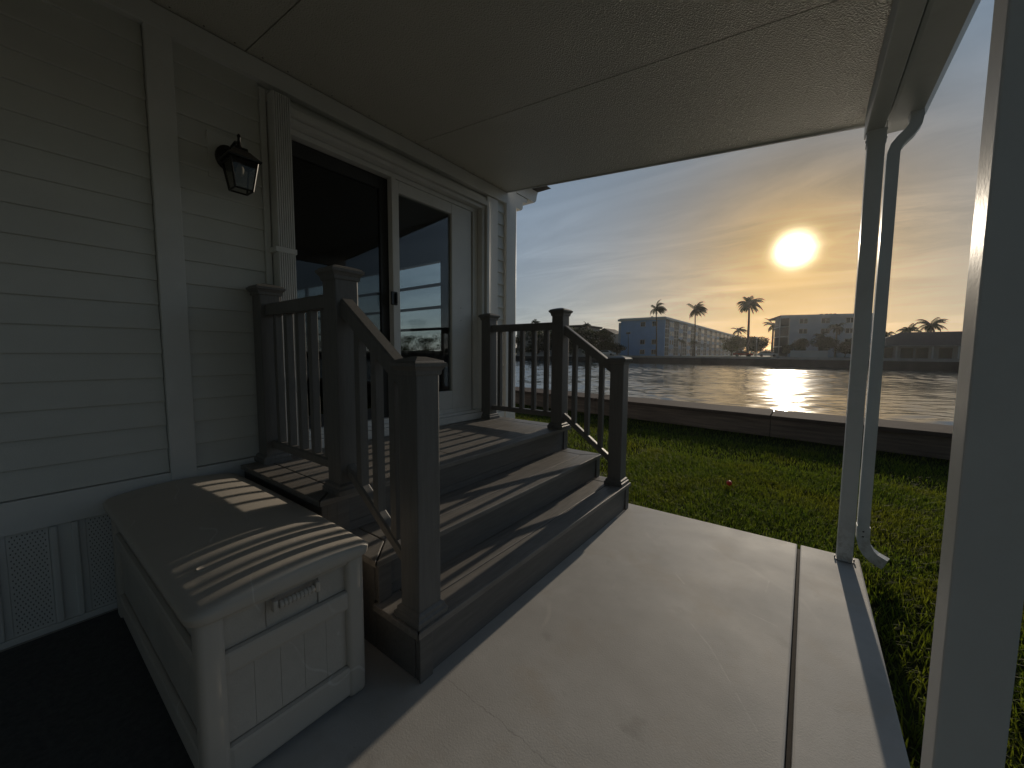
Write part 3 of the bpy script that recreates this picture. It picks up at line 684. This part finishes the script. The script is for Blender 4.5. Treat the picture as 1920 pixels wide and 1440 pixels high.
tag(b.build('ball', 'ball', None, True), 'small red ball lying in the lawn grass', 'ball')

# ================================================================== far bank: vegetation
def leaf_blob(c, r, n, size, rg):
    """n leaf-sized quads spread through an ellipsoid, thinner at the rim"""
    u = rg.normal(size=(n, 3)); u /= np.linalg.norm(u, axis=1)[:, None]
    p = np.array(c)+u*np.array(r)*(rg.uniform(.25, 1, n)**.55)[:, None]
    a = rg.normal(size=(n, 3)); a /= np.linalg.norm(a, axis=1)[:, None]; b_ = np.cross(a, rg.normal(size=(n, 3))); b_ /= np.linalg.norm(b_, axis=1)[:, None]
    s = size*rg.uniform(.5, 1.3, n)[:, None]
    return np.stack([p-a*s, p+b_*s*.5, p+a*s, p-b_*s*.5], axis=1)
def quads(name, Q, material, parent):
    n = len(Q); return fast(name, Q.reshape(-1, 3).tolist(), (np.arange(n*4).reshape(n, 4)).tolist(), material, parent)
def tree(x, y, h, w, label, seed, leaf='leaf', name='tree', base=LAND_Z, blobs=11, n=260, group='trees on the far bank', low=.25):
    rg = np.random.default_rng(seed); t = thing(name, label, 'tree', (x, y, base), group); m = MB()
    top = base+h
    m.tube([(x, y, base-.2), (x+.1*w*rg.uniform(-1, 1), y, base+h*.3), (x+.1*w*rg.uniform(-1, 1), y, base+h*.7)], [.045*h*.5, .03*h*.5, .012*h*.5], 7)
    Q = []
    for i in range(blobs):
        a = rg.uniform(0, 2*np.pi); rr = w*.5*rg.uniform(.1, .72); zz = base+h*rg.uniform(low+.12, .86)
        c = (x+rr*np.cos(a), y+rr*np.sin(a), zz); r = np.array([w*.24, w*.24, h*.16])*rg.uniform(.7, 1.25)
        m.tube([(x, y, base+h*low*.8), tuple((np.array(c)+np.array([x, y, base+h*low]))/2), c], [.011*h, .007*h, .003*h], 5)
        Q.append(leaf_blob(c, r, n, .045*h**.6*1.6, rg))
    Q.append(leaf_blob((x, y, base+h*.62), (w*.34, w*.34, h*.30), n*2, .045*h**.6*1.6, rg))
    m.build('trunk', 'trunk', t); quads('crown', np.vstack(Q), leaf, t); return t
def palm(x, y, h, label, seed, fl=2.6, nf=20, wind=(0, 0), base=LAND_Z, lean=(0, 0), dead=2, tr=.16, group='palms on the far bank', droop=1.):
    rg = np.random.default_rng(seed); t = thing('palm_tree', label, 'palm', (x, y, base), group)
    top = np.array([x+lean[0], y+lean[1], base+h])
    m = MB(); pts = [(x+lean[0]*(k*k), y+lean[1]*(k*k), base-.2+(h+.2)*k) for k in np.linspace(0, 1, 9)]
    m.tube(pts, [tr*(1.35-.55*k) for k in np.linspace(0, 1, 9)], 8); m.build('trunk', 'trunk', t)
    V = []; F = []; VD = []; FD = []
    for i in range(nf+dead):
        a = 2*np.pi*i/nf*1.0+rg.uniform(-.25, .25); el = rg.uniform(-.15, 1.15) if i < nf else rg.uniform(-1.1, -.8)
        L = fl*rg.uniform(.8, 1.1)*(1 if i < nf else .7)
        d = np.array([np.cos(a)*np.cos(el)+wind[0], np.sin(a)*np.cos(el)+wind[1], np.sin(el)]); d /= np.linalg.norm(d)
        P = []; p = top.copy(); st = L/9
        for k in range(10):
            P.append(p.copy()); p = p+d*st; d = d+np.array([wind[0]*.10, wind[1]*.10, -.17*droop*(1+.12*k)]); d /= np.linalg.norm(d)
        side = np.cross(d, [0, 0, 1]); side /= max(1e-6, np.linalg.norm(side))
        v, f = (V, F) if i < nf else (VD, FD)
        k0 = len(v)
        for k in range(10): v += [tuple(P[k]+side*.03), tuple(P[k]-side*.03)]
        for k in range(9): f.append((k0+2*k, k0+2*k+1, k0+2*k+3, k0+2*k+2))
        for k in range(1, 10):
            for sgn in (-1, 1):
                for sub in (0, .5):
                    q = P[k-1]*(1-sub)+P[k]*sub
                    ll = fl*.30*math.sin(math.pi*min(1, (k+sub)/10.5)**.75+.25)*rg.uniform(.8, 1.15)
                    ax = (P[k]-P[k-1])/st; tip = q+side*sgn*ll*.62+ax*ll*.5+np.array([wind[0]*.25*ll, wind[1]*.25*ll, -ll*.55])
                    b0 = len(v); wd = ax*.055*fl/2.6
                    v += [tuple(q-wd), tuple(q+wd), tuple((q+tip)/2+wd+np.array([0, 0, .04])), tuple(tip), tuple((q+tip)/2-wd+np.array([0, 0, .04]))]; f.append((b0, b0+1, b0+2, b0+3, b0+4))
    fast('crown', V, F, 'palm', t)
    if VD: fast('dead_fronds', VD, FD, 'palm_dry', t)
    MB().loft(top[0], top[1], [(tr*.7, top[2]-.6), (tr*1.1, top[2]-.3), (tr*.9, top[2]+.1), (.03, top[2]+.35)], 8).build('crown_shaft', 'palm', t); return t
WIND = (.72, .2)
palm(-29.9, 106.5, 12.5, 'tall windswept coconut palm before the blue gable end', 1, 3.5, 34, WIND, lean=(-.5, 0), tr=.15)
palm(-21.1, 109.5, 12.1, 'windswept coconut palm before the long balcony side of the blue block', 2, 3.7, 34, (.66, .2), lean=(-.3, 0), tr=.15)
palm(-10.0, 116.5, 13.4, 'tallest palm with a full round crown between the two blocks', 3, 4.3, 30, (.12, .05), lean=(-.2, 0), tr=.27, droop=1.15)
palm(-20.9, 184, 10.6, 'palm rising behind the far end of the blue block', 4, 4.2, 18, (.5, .1), tr=.3)
palm(-6.9, 150, 10.0, 'palm half hidden behind the grey block corner', 5, 4.2, 16, (.1, 0), tr=.3)
palm(14.3, 104, 4.6, 'low palm at the end of the bungalow roof', 6, 1.8, 16, (.1, 0), tr=.18)
palm(22.2, 116, 6.9, 'big arching palm above the bungalow ridge', 7, 3.2, 20, (.05, 0), tr=.22)
palm(19.3, 117, 5.8, 'second arching palm behind the bungalow roof', 8, 3.1, 16, (-.15, 0), tr=.2)
palm(-62.7, 97.5, 9.6, 'dark bunched palm over the left roofs', 9, 2.2, 20, (.3, 0), tr=.25)
palm(-59.9, 99.5, 9.1, 'thin dark palm beside the bunched palm', 10, 2.0, 10, (.4, 0), tr=.2, dead=0)
palm(-48.7, 103, 8.8, 'shaggy palm rising out of the dark tree mass', 11, 1.9, 16, (.2, 0), tr=.24)
palm(7.8, 127, 7.6, 'weeping palm before the grey block wall', 12, 3.0, 14, (-.1, 0), tr=.2, droop=1.5)
palm(4.6, 125.5, 5.6, 'small dark palm before the grey block windows', 13, 2.2, 16, (0, 0), tr=.2)
palm(-27.0, 120.0, 4.3, 'small palm at the foot of the blue block balconies', 14, 1.9, 14, (.3, 0), tr=.14)
palm(-25.5, 127.5, 4.2, 'small palm by the ground-floor windows of the blue block', 15, 1.9, 14, (.3, 0), tr=.14)
tree(-9.5, 129, 5.8, 6.2, 'dense round tree left of the grey block', 21, n=420)
tree(-15.5, 150, 7.0, 9, 'broad tree in front of the blue block far end', 22, 'leaf_olive')
tree(-20.5, 165, 7.5, 9, 'olive tree against the middle of the blue block', 23, 'leaf_olive')
tree(-25.5, 205, 7, 12, 'wide tree deep between the two blocks', 24)
tree(-14, 178, 6.5, 11, 'low broad tree deep behind the tallest palm', 25)
tree(.3, 122, 4.8, 4.4, 'dark shrubby tree before the grey block ground floor', 26)
tree(5.6, 124.5, 5.2, 5.5, 'bushy tree before the middle of the grey block', 27)
tree(9.3, 122, 4.4, 5.0, 'dark thicket tree by the right end of the grey block', 28)
tree(-1.9, 119, 3.0, 3.4, 'small bush tree at the corner of the grey block', 29)
for i, (x, y, h, w, s) in enumerate(((-44.4, 105, 7.2, 9, 'olive'), (-48.5, 102.5, 8.0, 9, 'dark'), (-52.5, 100.6, 8.6, 9, 'dark'), (-57, 99.8, 7.6, 9, 'dark'), (-63, 99.5, 8.2, 10, 'dark'), (-41, 107, 3.8, 5, 'dark'))):
    tree(x, y, h, w, ('olive tree next to the blue gable end', 'dark tree under the shaggy palm', 'tallest dark tree of the left tree mass', 'dark tree below the bunched palms', 'dark tree before the left flat roof', 'low dark bush at the foot of the blue gable end')[i], 40+i, 'leaf_olive' if s == 'olive' else 'leaf', low=.08, n=330)
for i, (x, y, h, w) in enumerate(((-74, 102, 7.5, 9), (-86, 105, 8.2, 10), (-99, 106, 7.2, 10), (-113, 110, 8.6, 12), (-130, 112, 7.6, 12), (-150, 116, 8.8, 13), (-172, 120, 8, 14), (-196, 124, 9, 14), (-225, 129, 8.4, 15), (-258, 134, 9, 16))):
    tree(x, y, h, w, 'broad dark tree in the row seen through the house windows', 60+i, group='row of trees on the left far bank', low=.08, n=170)
for i, (x, y, h, w) in enumerate(((33, 112, 5.6, 8), (45, 110, 6.4, 9), (60, 112, 6, 10), (78, 112, 7, 11), (100, 115, 7, 12), (128, 118, 8, 14))):
    tree(x, y, h, w, 'broad tree in the row beyond the bungalow', 80+i, group='row of trees right of the bungalow', low=.08, n=150)
def treeline():
    rg = np.random.default_rng(5); Q = []
    for x in np.arange(-700, 500, 9):
        y = 420+.05*abs(x)+rg.uniform(-20, 20); h = rg.uniform(5, 9)
        Q.append(leaf_blob((x, y, LAND_Z+h*.45), (9, 5, h*.55), 170, 1.0, rg))
    o = quads('far_woods', np.vstack(Q), 'leaf', None); o['kind'] = 'stuff'; tag(o, 'distant dark belt of trees behind the buildings', 'woods')
treeline()

# ================================================================== far bank: buildings
def rect_frame(p0, ux, name='x'): pass
def blue_block():
    """four storeys; gable end towards the canal, long balcony side running away"""
    t = thing('apartment_block', 'four-storey blue apartment block with flat roof and long balcony side', 'apartment block', (-38.5, 200, LAND_Z))
    x0, x1, y0, y1, z0, z1 = -45.6, -32.0, 120.8, 300, LAND_Z, 11.5
    box('gable_wall', 'blue_wall', t, x0, x1, y0, y0+.4, z0, z1, b=0)
    box('gable_return', 'pale_wall', t, x0-1.0, x0-.003, y0+.6, y0+8, z0, z1-.4, b=0)
    box('core', 'pale_wall', t, x0, x1-1.6, y0+.41, y1, z0, z1, b=0)
    box('roof_slab', 'white_far', t, x0-.9, x1+.5, y0-.55, y1+.5, z1+.003, z1+.62, b=.05)
    box('parapet', 'white_far', t, x0-.4, x1+.2, y0-.2, y1, z1+.623, z1+.85, b=.03)
    st = (z1-z0)/4
    for xc in (-38.55, -35.0):
        for k in range(4):
            zb = z0+k*st+ (.55 if k == 0 else .9); ww, hh = (1.35, 1.25) if k != 2 else (1.35, 1.5)
            w = box('window', 'white_far' if k != 2 else 'blue_wall', t, xc-ww/2-.12, xc+ww/2+.12, y0-.10, y0-.005, zb-.12, zb+hh+.12, b=.02)
            for q in (-1, 1): box('pane', 'window_far' if k != 2 else 'blue_wall', w, xc+(q-1)*ww/4+.04, xc+(q+1)*ww/4-.04, y0-.14, y0-.102, zb, zb+hh, b=0)
    # long side: screened balconies and window pairs, bay after bay
    ya = y0+.41; bay = 0
    while ya < 296:
        bl = 4.4 if bay == 0 else 6.0; wl = 5.2
        for k in range(4):
            zb = z0+k*st
            bx = box('balcony', 'white_far', t, x1-1.55, x1, ya, ya+bl, zb-.02, zb+.22, b=0)
            box('screen', 'screen_far', bx, x1-.20, x1-.12, ya+.1, ya+bl-.1, zb+.222, zb+st-.022, b=0)
            for q in (0, .5, 1): box('screen_post', 'white_far', bx, x1-.11, x1-.02, ya+q*(bl-.14), ya+q*(bl-.14)+.14, zb+.222, zb+st-.022, b=0)
            box('screen_rail', 'white_far', bx, x1-.105, x1-.03, ya+.15, ya+bl-.15, zb+1.15, zb+1.24, b=0)
            yb = ya+bl+.003
            wl_ = box('window_bay', 'pale_wall', t, x1-1.6, x1-.05, yb, yb+wl-.006, zb, zb+st-.002, b=0)
            for q in (.7, 3.2):
                w = box('window', 'white_far', wl_, x1-.047, x1+.01, yb+q, yb+q+1.3, zb+.75, zb+2.25, b=0)
                box('pane', 'window_far', wl_, x1+.0103, x1+.03, yb+q+.12, yb+q+1.18, zb+.85, zb+2.15, b=0)
        ya += bl+wl; bay += 1
        if bay > 15: break
    for i, xc in enumerate((-38.6, -37.7, -36.9, -35.9)): box('roof_vent', 'roof_grey', t, xc-.3, xc+.3, y0+3, y0+3.6, z1+.851, z1+1.15+.2*(i == 2), b=.05)
blue_block()
def grey_block():
    t = thing('apartment_block', 'pale grey four-storey block with flat roof behind bushes', 'apartment block', (4, 140, LAND_Z))
    # local frame: face runs from A to B
    A = Vector((-1.9, 129.6, 0)); B = Vector((15.0, 134.4, 0)); u = (B-A).normalized(); n = Vector((u.y, -u.x, 0)); z0, z1 = LAND_Z, 11.35
    def bx(name, m, s0, s1, d0, d1, za, zb, parent=t):     # s along the face, d out of it
        P = [A+u*s+n*d for s, d in ((s0, d0), (s1, d0), (s1, d1), (s0, d1))]
        return MB().prism([(p.x, p.y) for p in P], za, zb).build(name, m, parent)
    L = (B-A).length
    bx('core', 'pale_wall', 0, L, -12, 0, z0, z1)
    bx('roof_slab', 'roof_grey', -2.36, L+.5, -12.5, .5, z1+.003, z1+.5)
    bx('fascia', 'pale_wall', -2.36, L+.52, .503, .56, z1-.35, z1+.45)
    st = (z1-z0)/4
    for k in range(4):
        zb = z0+k*st
        b = bx('balcony', 'white_far', -2.3, -.003, -6, .1, zb-.02, zb+.2)
        bx('screen', 'screen_far', -2.15, -.1, -5.9, -.1, zb+.203, zb+st-.023, b)
        bx('screen_post', 'white_far', -2.3, -2.16, -.15, .09, zb+.203, zb+st-.023, b); bx('screen_post', 'white_far', -.25, -.01, -.098, .09, zb+.203, zb+st-.023, b)
        for s in (3.0, 7.8, 13.0):
            w = bx('window', 'white_far', s-.95, s+.95, .004, .07, zb+.85, zb+2.2)
            bx('pane', 'window_far', s-.85, s-.08, .073, .1, zb+.95, zb+2.1, w); bx('pane', 'window_far', s+.08, s+.85, .073, .1, zb+.95, zb+2.1, w)
    for s in (7.6, 8.7, 9.6, 10.5): bx('roof_vent', 'roof_grey', s, s+.6, -4, -3.4, z1+.503, z1+.95)
grey_block()
def bungalow():
    t = thing('bungalow', 'low waterfront bungalow with a dark hipped roof', 'bungalow', (20, 97, LAND_Z))
    x0, x1, y0, y1 = 10.2, 38, 93.0, 104; ze = 2.85
    box('wall', 'far_wall', t, x0+.9, x1-.9, y0+.9, y1-.9, LAND_Z, ze, b=0)
    MB().add([(x0, y0, ze), (x1, y0, ze), (x1, y1, ze), (x0, y1, ze), (x0+5.3, 98.5, 5.35), (x1-5.3, 98.5, 5.35)], [(0, 1, 5, 4), (1, 2, 5), (2, 3, 4, 5), (3, 0, 4), (3, 2, 1, 0)]).build('roof', 'roof_dark', t)
    box('fascia', 'far_wall', t, x0-.02, x1+.02, y0-.12, y0-.005, ze-.12, ze+.06, b=0)
    for i, xa in enumerate((12.6, 15.1, 16.9, 19.6, 22.2, 24.3, 27, 30)):
        w = box('window', 'far_wall_dark', t, xa, xa+1.5, y0+.82, y0+.895, .75, 2.5, b=0); box('pane', 'window_far', w, xa+.12, xa+1.38, y0+.78, y0+.818, .85, 2.4, b=0)
    for xa in (11.2, 14.4, 18.7, 21.6, 26, 30, 34): box('porch_post', 'white_far', t, xa, xa+.16, y0+.1, y0+.26, LAND_Z, ze-.003, b=0)
bungalow()
def flat_house(x0, x1, y0, y1, z1, label, gable=False):
    t = thing('house', label, 'house', ((x0+x1)/2, (y0+y1)/2, LAND_Z))
    box('wall', 'far_wall', t, x0, x1, y0, y1, LAND_Z, z1, b=0)
    if gable:
        xm = (x0+x1)/2
        MB().add([(x0-.6, y0-.6, z1+.003), (x1+.6, y0-.6, z1+.003), (xm, y0-.6, z1+2.4), (x0-.6, y1, z1+.003), (x1+.6, y1, z1+.003), (xm, y1, z1+2.4)], [(0, 1, 2), (4, 3, 5), (1, 4, 5, 2), (3, 0, 2, 5), (0, 3, 4, 1)]).build('roof', 'roof_dark', t)
    else: box('roof', 'roof_dark', t, x0-.7, x1+.7, y0-.7, y1+.7, z1+.003, z1+.7, b=.1)
    n = max(1, int((x1-x0)/3.5))
    for i in range(n):
        for zb in ([1.5, 4.6, 7.6] if z1 > 8 else [1.4]):
            xa = x0+(i+.3)*(x1-x0)/n; w = box('window', 'white_far', t, xa, xa+1.4, y0-.09, y0-.005, zb, zb+1.3, b=0); box('pane', 'window_far', w, xa+.1, xa+1.3, y0-.13, y0-.093, zb+.1, zb+1.2, b=0)
flat_house(-84, -57, 117, 130, 9.9, 'dark flat-roofed building behind the left tree mass')
flat_house(-64.5, -56.5, 142, 152, 8.6, 'gabled house peeping out left of the blue block', True)
flat_house(-128, -100, 124, 136, 5.2, 'low flat-roofed house far along the left bank')

# ================================================================== far bank: street things
def lamp(x, y, h, label, head):
    t = thing('street_lamp', label, 'street lamp', (x, y, LAND_Z))
    MB().tube([(x, y, LAND_Z), (x-.05, y, LAND_Z+h*.5), (x-.15, y, LAND_Z+h)], [.09, .07, .06], 8).build('pole', 'lantern' if head == 'box' else 'white_far', t, True)
    if head == 'box': box('lamp_head', 'lantern', t, x-.62, x+.36, y-.25, y+.25, LAND_Z+h+.003, LAND_Z+h+.45, b=.05)
    else: MB().loft(x-.15, y, [(.08, LAND_Z+h+.002), (.22, LAND_Z+h+.12), (.26, LAND_Z+h+.28), (.18, LAND_Z+h+.45), (.05, LAND_Z+h+.52)], 12).build('lamp_globe', 'white_far', t, True)
lamp(-35.1, 99.9, 5.7, 'dark box-headed street lamp before the blue gable end', 'box')
lamp(-7.6, 112.3, 4.4, 'pale globe street lamp by the parked cars', 'globe')
def car(x, y, rz, material, label):
    t = thing('parked_car', label, 'car', (x, y, LAND_Z), 'cars parked on the far bank')
    M = Matrix.Translation((x, y, LAND_Z)) @ Matrix.Rotation(rz, 4, 'Z')
    def put(m, name, mt, parent=t):
        m.v = [tuple(M @ Vector(v)) for v in m.v]; return m.build(name, mt, parent)
    prof = [(-2.2, .35), (2.2, .35), (2.25, .6), (2.1, .85), (1.1, .95), (.5, 1.42), (-1.2, 1.45), (-1.9, 1.0), (-2.25, .9)]
    m = MB(); n = len(prof); ym = .86
    m.add([(a, -ym, b) for a, b in prof]+[(a, ym, b) for a, b in prof], [tuple(range(n)), tuple(range(n, 2*n))[::-1]]+[(i, n+i, n+(i+1) % n, (i+1) % n) for i in range(n)]); put(m, 'body', material)
    for sy in (-1, 1):
        m = MB(); gp = [(.95, .98), (.42, 1.36), (-1.1, 1.39), (-1.7, 1.02)]
        m.add([(a, sy*.866, b) for a, b in gp]+[(a, sy*.872, b) for a, b in gp], [(0, 1, 2, 3), (7, 6, 5, 4), (0, 1, 5, 4), (1, 2, 6, 5), (2, 3, 7, 6), (3, 0, 4, 7)]); put(m, 'side_window', 'window_far')
        for wx in (-1.35, 1.35):
            m = MB(); k = 14
            for yy in (sy*.70, sy*.90):
                for i in range(k): m.v.append((wx+.33*math.cos(2*math.pi*i/k), yy, .33+.33*math.sin(2*math.pi*i/k)))
            for i in range(k): m.f.append((i, (i+1) % k, k+(i+1) % k, k+i))
            m.f += [tuple(range(k)), tuple(range(k, 2*k))]; put(m, 'wheel', 'tyre')
car(-41.2, 100.4, .1, 'car_white', 'white car parked beneath the olive tree by the blue gable end')
car(-5.6, 116.8, .05, 'car_white', 'white car parked left of the grey block')
car(-10.8, 115.5, .05, 'car_red', 'dark red car parked under the round tree')
lw = thing('garden_wall', 'low white garden wall on the far bank before the grey block', 'wall', (2.6, 109, LAND_Z))
MB().prism([(-.75, 108.4), (5.9, 110.6), (5.84, 110.8), (-.81, 108.6)], LAND_Z, 2.1).build('wall_panel', 'white_far', lw)
MB().prism([(-.80, 108.33), (5.95, 110.53), (5.85, 110.87), (-.88, 108.67)], 2.103, 2.2).build('coping', 'white_far', lw)

# ================================================================== hazy evening air
hz = bpy.data.materials.new('haze'); hz.use_nodes = True; t = NT(hz.node_tree)
pvn = t.n('ShaderNodeVolumePrincipled'); pvn.inputs['Color'].default_value = (.95, .95, .95, 1); pvn.inputs['Density'].default_value = .00013; pvn.inputs['Anisotropy'].default_value = .75
o_ = t.n('ShaderNodeOutputMaterial'); t.l(pvn.outputs[0], o_.inputs['Volume']); MATS['haze'] = hz
hb = MB().box(-1000, 1000, -350, 1000, -2.6, 16.).build('haze', 'haze', None, kind='stuff')
tag(hb, 'thin hazy evening air over the water', 'haze')
